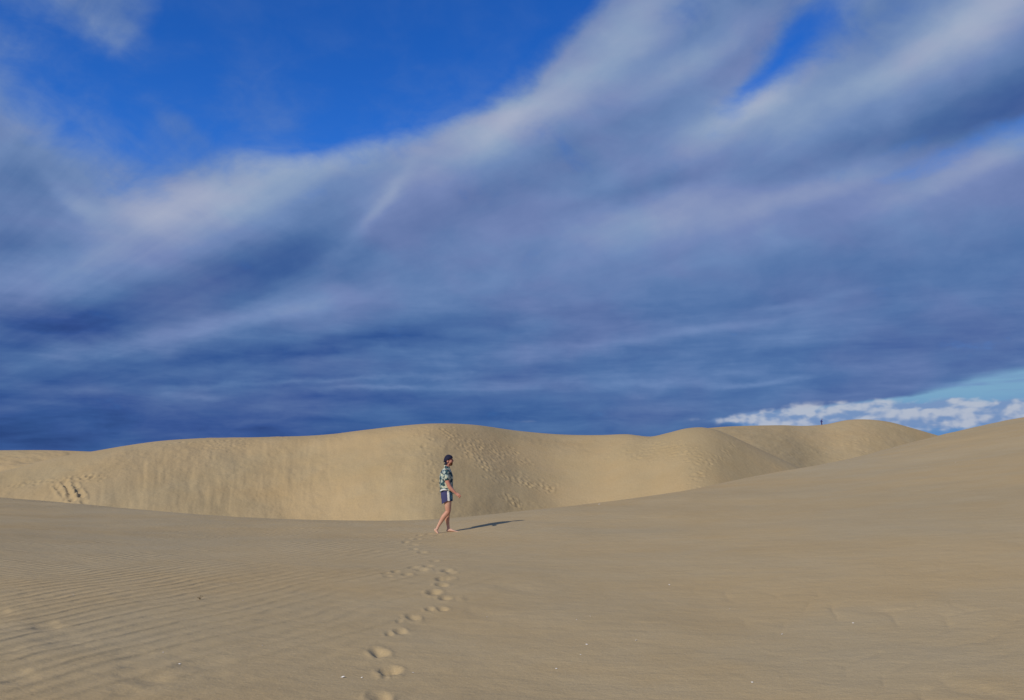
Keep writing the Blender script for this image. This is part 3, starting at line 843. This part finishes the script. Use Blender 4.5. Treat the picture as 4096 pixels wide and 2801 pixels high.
finger(body, (0.058, 0.220, 0.822), (0.75, -0.2, -0.6), (0.4, -0.25, -0.9), (0.2, -0.3, -0.9), 0.0110, 0.064)
# near leg: thigh upright, heel lifted behind
body.tube([(0.008, -0.085, 0.86, 0.098, 0.085), (0.028, -0.090, 0.76, 0.092, 0.082), (0.040, -0.092, 0.66, 0.080, 0.074), (0.047, -0.094, 0.56, 0.066, 0.062), (0.050, -0.095, 0.475, 0.057, 0.053), (0.014, -0.096, 0.425, 0.057, 0.051), (-0.048, -0.098, 0.350, 0.057, 0.052), (-0.104, -0.100, 0.255, 0.045, 0.042), (-0.158, -0.102, 0.160, 0.034, 0.030), (-0.190, -0.103, 0.095, 0.032, 0.027)])
body.ball((0.079, -0.095, 0.475), (0.026, 0.032, 0.036))
body.ball((-0.226, -0.104, 0.062), (0.036, 0.030, 0.030), rot=-0.6)                    # heel
body.tube([(-0.232, -0.104, 0.064, 0.032, 0.028), (-0.208, -0.105, 0.036, 0.032, 0.033), (-0.183, -0.107, 0.006, 0.024, 0.040), (-0.165, -0.109, -0.012, 0.017, 0.045)], k=16)
body.ball((-0.192, -0.102, 0.085), (0.030, 0.032, 0.028))                              # ankle
for k_, (yy, ln, rr_) in enumerate([(-0.076, 0.046, 0.0125), (-0.096, 0.040, 0.0095), (-0.112, 0.036, 0.0090), (-0.127, 0.031, 0.0085), (-0.140, 0.026, 0.0082)]):
    body.tube([(-0.168, yy, -0.012, rr_), (-0.168 + ln * 0.55, yy, -0.022, rr_ * 1.02), (-0.168 + ln, yy, -0.020, rr_ * 0.85)], k=10, sub=3)
# far leg: straight, foot flat in front
body.tube([(0.008, 0.085, 0.86, 0.098, 0.085), (0.028, 0.088, 0.76, 0.090, 0.082), (0.040, 0.090, 0.66, 0.076, 0.072), (0.045, 0.090, 0.56, 0.063, 0.060), (0.045, 0.090, 0.475, 0.054, 0.052), (0.026, 0.090, 0.39, 0.051, 0.050), (0.018, 0.090, 0.31, 0.056, 0.052), (0.030, 0.090, 0.21, 0.042, 0.040), (0.046, 0.090, 0.12, 0.033, 0.030), (0.050, 0.090, 0.07, 0.035, 0.031)])
body.ball((0.066, 0.090, 0.478), (0.026, 0.032, 0.036))
body.ball((0.040, 0.090, 0.034), (0.038, 0.032, 0.032))
body.tube([(0.044, 0.090, 0.040, 0.036, 0.031), (0.092, 0.088, 0.044, 0.038, 0.032), (0.145, 0.085, 0.032, 0.028, 0.038), (0.195, 0.082, 0.020, 0.018, 0.045), (0.222, 0.081, 0.015, 0.014, 0.046)], k=16)
for yy, ln, rr_ in [(0.052, 0.056, 0.0125), (0.073, 0.052, 0.0095), (0.089, 0.045, 0.0090), (0.104, 0.037, 0.0085), (0.117, 0.028, 0.0082)]:
    body.tube([(0.222, yy, 0.013, rr_), (0.222 + ln * 0.55, yy, 0.015, rr_), (0.222 + ln, yy, 0.011, rr_ * 0.85)], k=10, sub=3)
body_o = body.build('body', M_skin, man, voxel=0.0048, smooth_it=2)

M_navy = simple_mat('navy_cotton', (0.050, 0.052, 0.135), 0.85, 0.2, 0.12, 60, bump=0.004)
M_cap = simple_mat('cap_cotton', (0.012, 0.012, 0.034), 0.8, 0.25, 0.15, 60, bump=0.003)
M_white = simple_mat('white_cotton', (0.72, 0.72, 0.70), 0.85, 0.2, 0.05, 40)
M_hair = simple_mat('beard_hair', (0.13, 0.050, 0.022), 0.8, 0.25, 0.5, 260)
M_dark = simple_mat('dark_hair', (0.045, 0.022, 0.014), 0.8, 0.25, 0.3, 200)
M_shirt = shirt_mat()
M_panel = panel_mat()

# face hair and features
def beard_test(c, n_):
    front = c.x > 0.060 and 1.505 < c.z < 1.583 and c.z < 1.535 + (c.x - 0.060) * 0.75 + 0.012
    lip = c.x > 0.128 and abs(c.z - 1.5735) < 0.0045 and abs(c.y) < 0.018
    nose = c.z > 1.588 and c.x > 0.12
    return front and not lip and not nose and c.z > 1.508 and not (c.z < 1.525 and c.x < 0.075)
shell_from(body_o, 'beard', M_hair, beard_test, 0.0045)
shell_from(body_o, 'moustache', M_hair, lambda c, n_: c.x > 0.112 and 1.584 < c.z < 1.597 and abs(c.y) < 0.032, 0.0035)
shell_from(body_o, 'hair', M_dark, lambda c, n_: c.x < 0.045 and 1.545 < c.z < 1.66 and abs(c.y) < 0.066 and c.x > -0.08 and (c.x < 0.006 or c.z > 1.622), 0.004)
for s_ in (-1, 1):
    e = Shape(); e.ball((0.1225, s_ * 0.031, 1.634), (0.0125, 0.0125, 0.0095)); e.build('eye', M_dark, man, voxel=0)
    e = Shape(); e.tube([(0.137, s_ * 0.014, 1.652, 0.0045), (0.134, s_ * 0.034, 1.657, 0.005), (0.120, s_ * 0.052, 1.650, 0.0035)], k=8); e.build('eyebrow', M_dark, man, voxel=0)

# cap worn backwards: crown, brim down over the nape, button
cap = Shape()
R_ = Matrix.Rotation(0.0, 3, 'Y')
rings = []
for i in range(13):
    a = i / 12 * 0.5 * math.pi
    rings.append([Vector((0.033 + (0.107 * math.cos(a)) * math.cos(t_), 0.087 * math.cos(a) * math.sin(t_), 1.645 + 0.118 * math.sin(a) ** 0.9 + (1 - math.sin(a)) * 0.050 * (math.cos(t_)) - 0.012 * (1 - math.sin(a)))) for t_ in np.linspace(0, 2 * math.pi, 41)[:-1]])
rings[-1] = [Vector((0.033, 0, 1.763)) + (p - Vector((0.033, 0, 1.763))) * 0.0 + Vector((0.004 * math.cos(2 * math.pi * k_ / 40), 0.004 * math.sin(2 * math.pi * k_ / 40), 0)) for k_, p in enumerate(rings[-1])]
cap.loft(rings)
cap_o = cap.build('cap', M_cap, man, voxel=0)
brim = Shape()
# a curved bill: rows from the crown's back edge downwards and outwards
prof = [(-0.052, 1.640), (-0.046, 1.610), (-0.044, 1.580), (-0.056, 1.550), (-0.072, 1.527)]
top, bot = [], []
for (bx_, bz_) in prof:
    row = []
    for k_ in range(15):
        t_ = -1 + 2 * k_ / 14
        fz = (1.640 - bz_) / 0.113
        row.append(Vector((bx_ + (0.052 + 0.006 * fz) * (1 - math.sqrt(max(0, 1 - (t_ * 0.97) ** 2))) + 0.022 * fz * t_ * t_, 0.076 * t_, bz_ + 0.010 * t_ * t_ * fz)))
    top.append(row)
vv = []; ff = []
for sgn, rows in ((0, top), (1, top)):
    for row in rows:
        for p in row: vv.append(tuple(p + Vector((0.0035 * sgn * 1.6, 0, 0))))
nr, nc = len(prof), 15
for i in range(nr - 1):
    for j in range(nc - 1):
        a = i * nc + j
        ff.append((a, a + 1, a + nc + 1, a + nc)); b_ = a + nr * nc
        ff.append((b_, b_ + nc, b_ + nc + 1, b_ + 1))
for i in range(nr - 1):
    for j in (0, nc - 1):
        a = i * nc + j; ff.append((a, a + nc, a + nc + nr * nc, a + nr * nc))
for j in range(nc - 1):
    for i in (0, nr - 1):
        a = i * nc + j; ff.append((a, a + 1, a + 1 + nr * nc, a + nr * nc))
brim.v = vv; brim.f = ff
brim_o = brim.build('brim', M_cap, cap_o, voxel=0)

# shirt: body, sleeves and collar, open hem with rounded tails
sh = Shape()
sh.torso([(0.84, -0.150, 0.178, 0.195), (0.90, -0.155, 0.170, 0.198), (0.98, -0.140, 0.163, 0.190), (1.06, -0.158, 0.152, 0.186), (1.15, -0.163, 0.150, 0.186), (1.25, -0.158, 0.150, 0.196), (1.33, -0.146, 0.130, 0.200), (1.39, -0.122, 0.106, 0.175), (1.43, -0.088, 0.088, 0.125), (1.465, -0.052, 0.076, 0.078), (1.48, -0.045, 0.073, 0.070)], power=2.2)
for s_ in (-1, 1):
    fx = 0.0 if s_ < 0 else -0.012
    sh.tube([(-0.004, s_ * 0.135, 1.385, 0.078, 0.070), (0.004, s_ * 0.192, 1.335, 0.076, 0.066), (0.010 + fx, s_ * 0.214, 1.27, 0.073, 0.062), (0.020 + fx * 2, s_ * 0.222, 1.215, 0.068, 0.060)], k=22)
# soft folds
def hem(c):
    # hem line: high at the sides, long tails front and back
    t_ = (c.x - 0.008) / 0.165
    z0 = 0.968 - 0.070 * min(1, max(0, -t_)) ** 1.5 - 0.105 * min(1, max(0, t_)) ** 1.3
    return c.z < z0
def sleeve_cut(c):
    return abs(c.y) > 0.165 and c.z < 1.205 and c.z > 1.15 and False
shirt_o = sh.build('shirt', M_shirt, man, voxel=0.006, smooth_it=2, cut=hem)
cl = Shape()
cl.tube([(0.052, -0.050, 1.462, 0.010, 0.018), (0.010, -0.066, 1.478, 0.010, 0.024), (-0.034, -0.045, 1.494, 0.010, 0.026), (-0.050, 0, 1.500, 0.010, 0.026), (-0.034, 0.045, 1.494, 0.010, 0.026), (0.010, 0.066, 1.478, 0.010, 0.024), (0.052, 0.050, 1.462, 0.010, 0.018)], k=10, ref=(0, 0, 1))
cl.build('collar', M_shirt, shirt_o, voxel=0)
# pale underside of the turned-up hem on the near side
hm = Shape()
hm.tube([(-0.120, -0.180, 0.944, 0.005, 0.012), (-0.075, -0.197, 0.962, 0.005, 0.014), (-0.030, -0.202, 0.966, 0.005, 0.013), (0.020, -0.201, 0.962, 0.005, 0.010)], k=8, ref=(0, 0, 1))
hm.build('hem', M_white, shirt_o, voxel=0)

# shorts
so = Shape()
so.torso([(0.76, -0.118, 0.150, 0.178), (0.83, -0.122, 0.146, 0.180), (0.92, -0.130, 0.140, 0.178), (0.985, -0.118, 0.128, 0.168)], power=2.3)
so.tube([(0.010, -0.096, 0.86, 0.128, 0.092), (0.018, -0.102, 0.76, 0.122, 0.094), (0.030, -0.102, 0.60, 0.121, 0.094)], k=26)
so.tube([(0.010, 0.096, 0.86, 0.128, 0.092), (0.020, 0.100, 0.76, 0.122, 0.094), (0.034, 0.100, 0.60, 0.120, 0.094)], k=26)
def shorts_cut(c):
    # leg opening rises to a notch at the outer side seam
    t_ = c.x - 0.045
    z0 = 0.716 + (t_ * 0.55 if t_ < 0 else -t_ * 0.10)
    return c.z < z0
shorts_o = so.build('shorts', M_navy, man, voxel=0.006, smooth_it=2, cut=shorts_cut)
shorts_o.data.materials.append(M_white); shorts_o.data.materials.append(M_panel)
mi = np.zeros(len(shorts_o.data.polygons), dtype=np.int32)
for i_, p in enumerate(shorts_o.data.polygons):
    c = p.center
    lx = 0.028 + (0.95 - c.z) * 0.085
    wdt = 0.045 + 0.05 * max(0.0, 0.80 - c.z)
    if c.x > lx + wdt: mi[i_] = 2
    elif c.x > lx: mi[i_] = 1
    if c.z < 0.716 - abs(c.x - 0.045) * 0.1 + 0.012 and c.x > 0.09: mi[i_] = 0
shorts_o.data.polygons.foreach_set('material_index', mi)
for o_ in (shirt_o, shorts_o):     # cloth has thickness at its open edges
    md = o_.modifiers.new('cloth', 'SOLIDIFY'); md.thickness = 0.004; md.offset = -1

# ------------------------------------------------------------------ small far walker on the ridge
def ridge_point(px):
    i = int(np.argmin(np.abs(t_r - math.atan2((px - CX) / F, cp))))
    pa, pb = proj(Xr[i], Yr[i], Zr[i]); k_ = int(pb.argmin())
    return Xr[i, k_], Yr[i, k_], Zr[i, k_]
fx_, fy_, fz_ = ridge_point(3269 * 0.25)
wk = bpy.data.objects.new('person', None); scene.collection.objects.link(wk)
wk.location = (fx_, fy_, fz_ - 0.05)
wk.scale = (0.92, 0.92, 0.92)
wk['label'] = 'tiny distant figure in blue and purple stooping on the far ridge'
wk['category'] = 'person'
M_blue = simple_mat('blue_knit', (0.030, 0.045, 0.20), 0.8, 0.2, 0.1, 20)
M_purple = simple_mat('dark_purple_cloth', (0.045, 0.022, 0.110), 0.8, 0.2, 0.1, 20)
fs = Shape()
fs.tube([(-0.06, 0, 0.72, 0.10, 0.13), (-0.10, 0, 0.95, 0.11, 0.15), (0.02, 0, 1.15, 0.08, 0.15), (0.10, 0, 1.24, 0.05), (0.15, 0, 1.33, 0.055)], k=12)
fs.ball((0.17, 0, 1.40), (0.095, 0.075, 0.115))
for s_ in (-1, 1):
    xo = -0.02 if s_ < 0 else 0.04
    fs.tube([(-0.06, s_ * 0.08, 0.74, 0.085), (xo - 0.02, s_ * 0.09, 0.42, 0.060), (-0.12 if s_ < 0 else 0.20, s_ * 0.09, 0.06, 0.045)], k=10)
    fs.tube([(-0.12 if s_ < 0 else 0.20, s_ * 0.09, 0.04, 0.04), ((-0.12 if s_ < 0 else 0.20) + 0.16, s_ * 0.09, 0.03, 0.03)], k=8)
    fs.tube([(0.02, s_ * 0.17, 1.13, 0.050), (0.12, s_ * 0.20, 0.92, 0.040), (0.24, s_ * 0.17, 0.76, 0.030), (0.29, s_ * 0.17, 0.68, 0.032)], k=10)
    for f_ in range(4):
        fs.tube([(0.29 + 0.012 * f_, s_ * 0.17, 0.67, 0.010), (0.30 + 0.014 * f_, s_ * 0.16, 0.60, 0.009)], k=6, sub=2)
    fs.tube([(0.28, s_ * 0.15, 0.69, 0.011), (0.32, s_ * 0.13, 0.64, 0.010)], k=6, sub=2)
fb = fs.build('body', M_skin, wk, voxel=0.014, smooth_it=2)
ct = Shape()
ct.tube([(-0.08, 0, 0.76, 0.135, 0.165), (-0.11, 0, 0.95, 0.135, 0.175), (0.01, 0, 1.15, 0.105, 0.175), (0.07, 0, 1.20, 0.07, 0.09)], k=16)
for s_ in (-1, 1): ct.tube([(0.01, s_ * 0.16, 1.13, 0.070), (0.10, s_ * 0.20, 0.94, 0.056), (0.22, s_ * 0.17, 0.79, 0.044)], k=12)
ct.build('jacket', M_blue, wk, voxel=0.016, smooth_it=2)
tr = Shape()
for s_ in (-1, 1):
    tr.tube([(-0.07, s_ * 0.07, 0.82, 0.130, 0.110), (-0.03, s_ * 0.085, 0.60, 0.105, 0.100), ((-0.06 if s_ < 0 else 0.07), s_ * 0.09, 0.36, 0.080), (-0.12 if s_ < 0 else 0.19, s_ * 0.09, 0.10, 0.066)], k=14)
tr.build('trousers', M_purple, wk, voxel=0.016, smooth_it=2)
shell_from(fb, 'hair', M_dark, lambda c, n_: c.z > 1.36 and c.x < 0.22 + (c.z - 1.45) and not (c.x > 0.21 and c.z < 1.44), 0.022)

# ------------------------------------------------------------------ shells and a dry sprig on the sand
M_shell = simple_mat('shell', (0.78, 0.74, 0.68), 0.5, 0.4, 0.06, 90)
def shell_mesh(seed):
    r_ = random.Random(seed); bm = bmesh.new()
    n_ = 9; rows = 4; vs = []
    for i in range(rows + 1):
        a = i / rows; ring_ = []
        for j in range(n_):
            t_ = -1.25 + 2.5 * j / (n_ - 1)
            rad = a * (1 + 0.10 * math.sin(j * 3.1)) * (1 + 0.12 * r_.uniform(-1, 1))
            ring_.append(bm.verts.new((rad * math.sin(t_), rad * math.cos(t_) - 0.5, 0.42 * math.sin(a * 2.2) * math.cos(t_ * 0.9) + 0.04 * (j % 2))))
        vs.append(ring_)
    for i in range(rows):
        for j in range(n_ - 1):
            try: bm.faces.new((vs[i][j], vs[i][j + 1], vs[i + 1][j + 1], vs[i + 1][j]))
            except ValueError: pass
    bmesh.ops.remove_doubles(bm, verts=bm.verts, dist=1e-4)
    bmesh.ops.solidify(bm, geom=bm.faces[:], thickness=0.09)
    me = bpy.data.meshes.new('shell_fragment'); bm.to_mesh(me); bm.free(); me.materials.append(M_shell)
    return me
S_me = [shell_mesh(k_) for k_ in range(3)]
shells = [(1410, 2711, 0.017, 'brightest white shell chip, just left of the nearest deep footprint'), (368, 2382, 0.012, 'white shell chip lying alone on the ripples at left'), (2387, 2018, 0.034, "white shell chip beside the crest line right of the man's shadow"), (2347, 2464, 0.011, 'pale shell speck at the upper end of the centre right scatter'), (2294, 2478, 0.01, "small pale speck just left of the centre right scatter's upper chip"), (2332, 2581, 0.012, 'pale shell speck in the middle of the centre right scatter'), (2307, 2617, 0.009, "faint small speck just below the centre right scatter's middle chip"), (2215, 2674, 0.011, 'pale shell speck at the lower left end of the centre right scatter'), (2521, 2563, 0.012, 'white shell speck right of the centre scatter, on smooth sand'), (2650, 2340, 0.014, 'pale shell speck on smooth sand where the right slope begins'), (3078, 2540, 0.012, 'white shell speck alone in the middle of the right foreground'), (2955, 2730, 0.012, 'white shell sliver nearest the bottom edge, right of centre'), (2880, 2434, 0.01, 'faint shell speck on the right slope above the lone white speck'), (1020, 2403, 0.01, 'pale shell speck right of the dry dark sprig'), (788, 2654, 0.009, 'tiny shell speck above the soft hollows at lower left'), (722, 2612, 0.008, 'smallest shell speck on a ripple crest at lower left'), (75, 2645, 0.009, 'tiny shell speck by the left edge of the picture'), (1100, 2584, 0.009, 'tiny shell speck on bare sand left of the footprint trail'), (1672, 2695, 0.009, 'tiny shell speck right of the nearest deep footprint'), (1480, 2709, 0.009, 'faint speck between the brightest chip and the nearest footprint'), (1953, 2465, 0.01, 'tiny shell speck on ripples right of the footprint trail'), (3790, 1850, 0.03, 'pale shell speck high on the right slope near the skyline'), (3352, 2492, 0.011, 'tiny shell speck low on the slope at far right')]
for k_, (a, b_, r, lab) in enumerate(shells):
    x_, y_, z_ = ground_xy(a * 0.25, b_ * 0.25)
    o = bpy.data.objects.new('shell_fragment', S_me[k_ % 3]); scene.collection.objects.link(o)
    o.location = (x_, y_, ground_z(x_, y_) + r * 0.25); o.scale = (r, r, r)
    o.rotation_euler = (random.uniform(-0.3, 0.3), random.uniform(-0.3, 0.3), random.uniform(0, 6.28))
    o['label'] = lab
    o['category'] = 'shell'; o['group'] = 'shell chips scattered on the sand'

M_sprig = simple_mat('dry_stem', (0.15, 0.11, 0.06), 0.9, 0.1, 0.3, 80)
x_, y_, z_ = ground_xy(851 * 0.25, 2397 * 0.25)
sg_ = Shape()
for (a, l_, h_) in [(0.3, .05, .05), (1.5, .04, .065), (2.6, .055, .035), (3.7, .045, .03), (4.9, .05, .045), (5.6, .03, .06)]:
    sg_.tube([(0, 0, -0.004, 0.004), (math.cos(a) * l_ * 0.5, math.sin(a) * l_ * 0.5, h_ * 0.7, 0.003), (math.cos(a) * l_, math.sin(a) * l_, h_, 0.0018)], k=6, sub=3)
    sg_.ball((math.cos(a) * l_, math.sin(a) * l_, h_), (0.006, 0.005, 0.008), k=8, m=4)
sg_.ball((0, 0, 0.006), (0.016, 0.013, 0.012), k=10, m=5)
sprig = sg_.build('dry_sprig', M_sprig, None, voxel=0)
sprig.scale = (0.55, 0.55, 0.6)
sprig.location = (x_, y_, ground_z(x_, y_))
sprig['label'] = 'small dark dry plant sprig alone on the sand at left'
sprig['category'] = 'sprig'
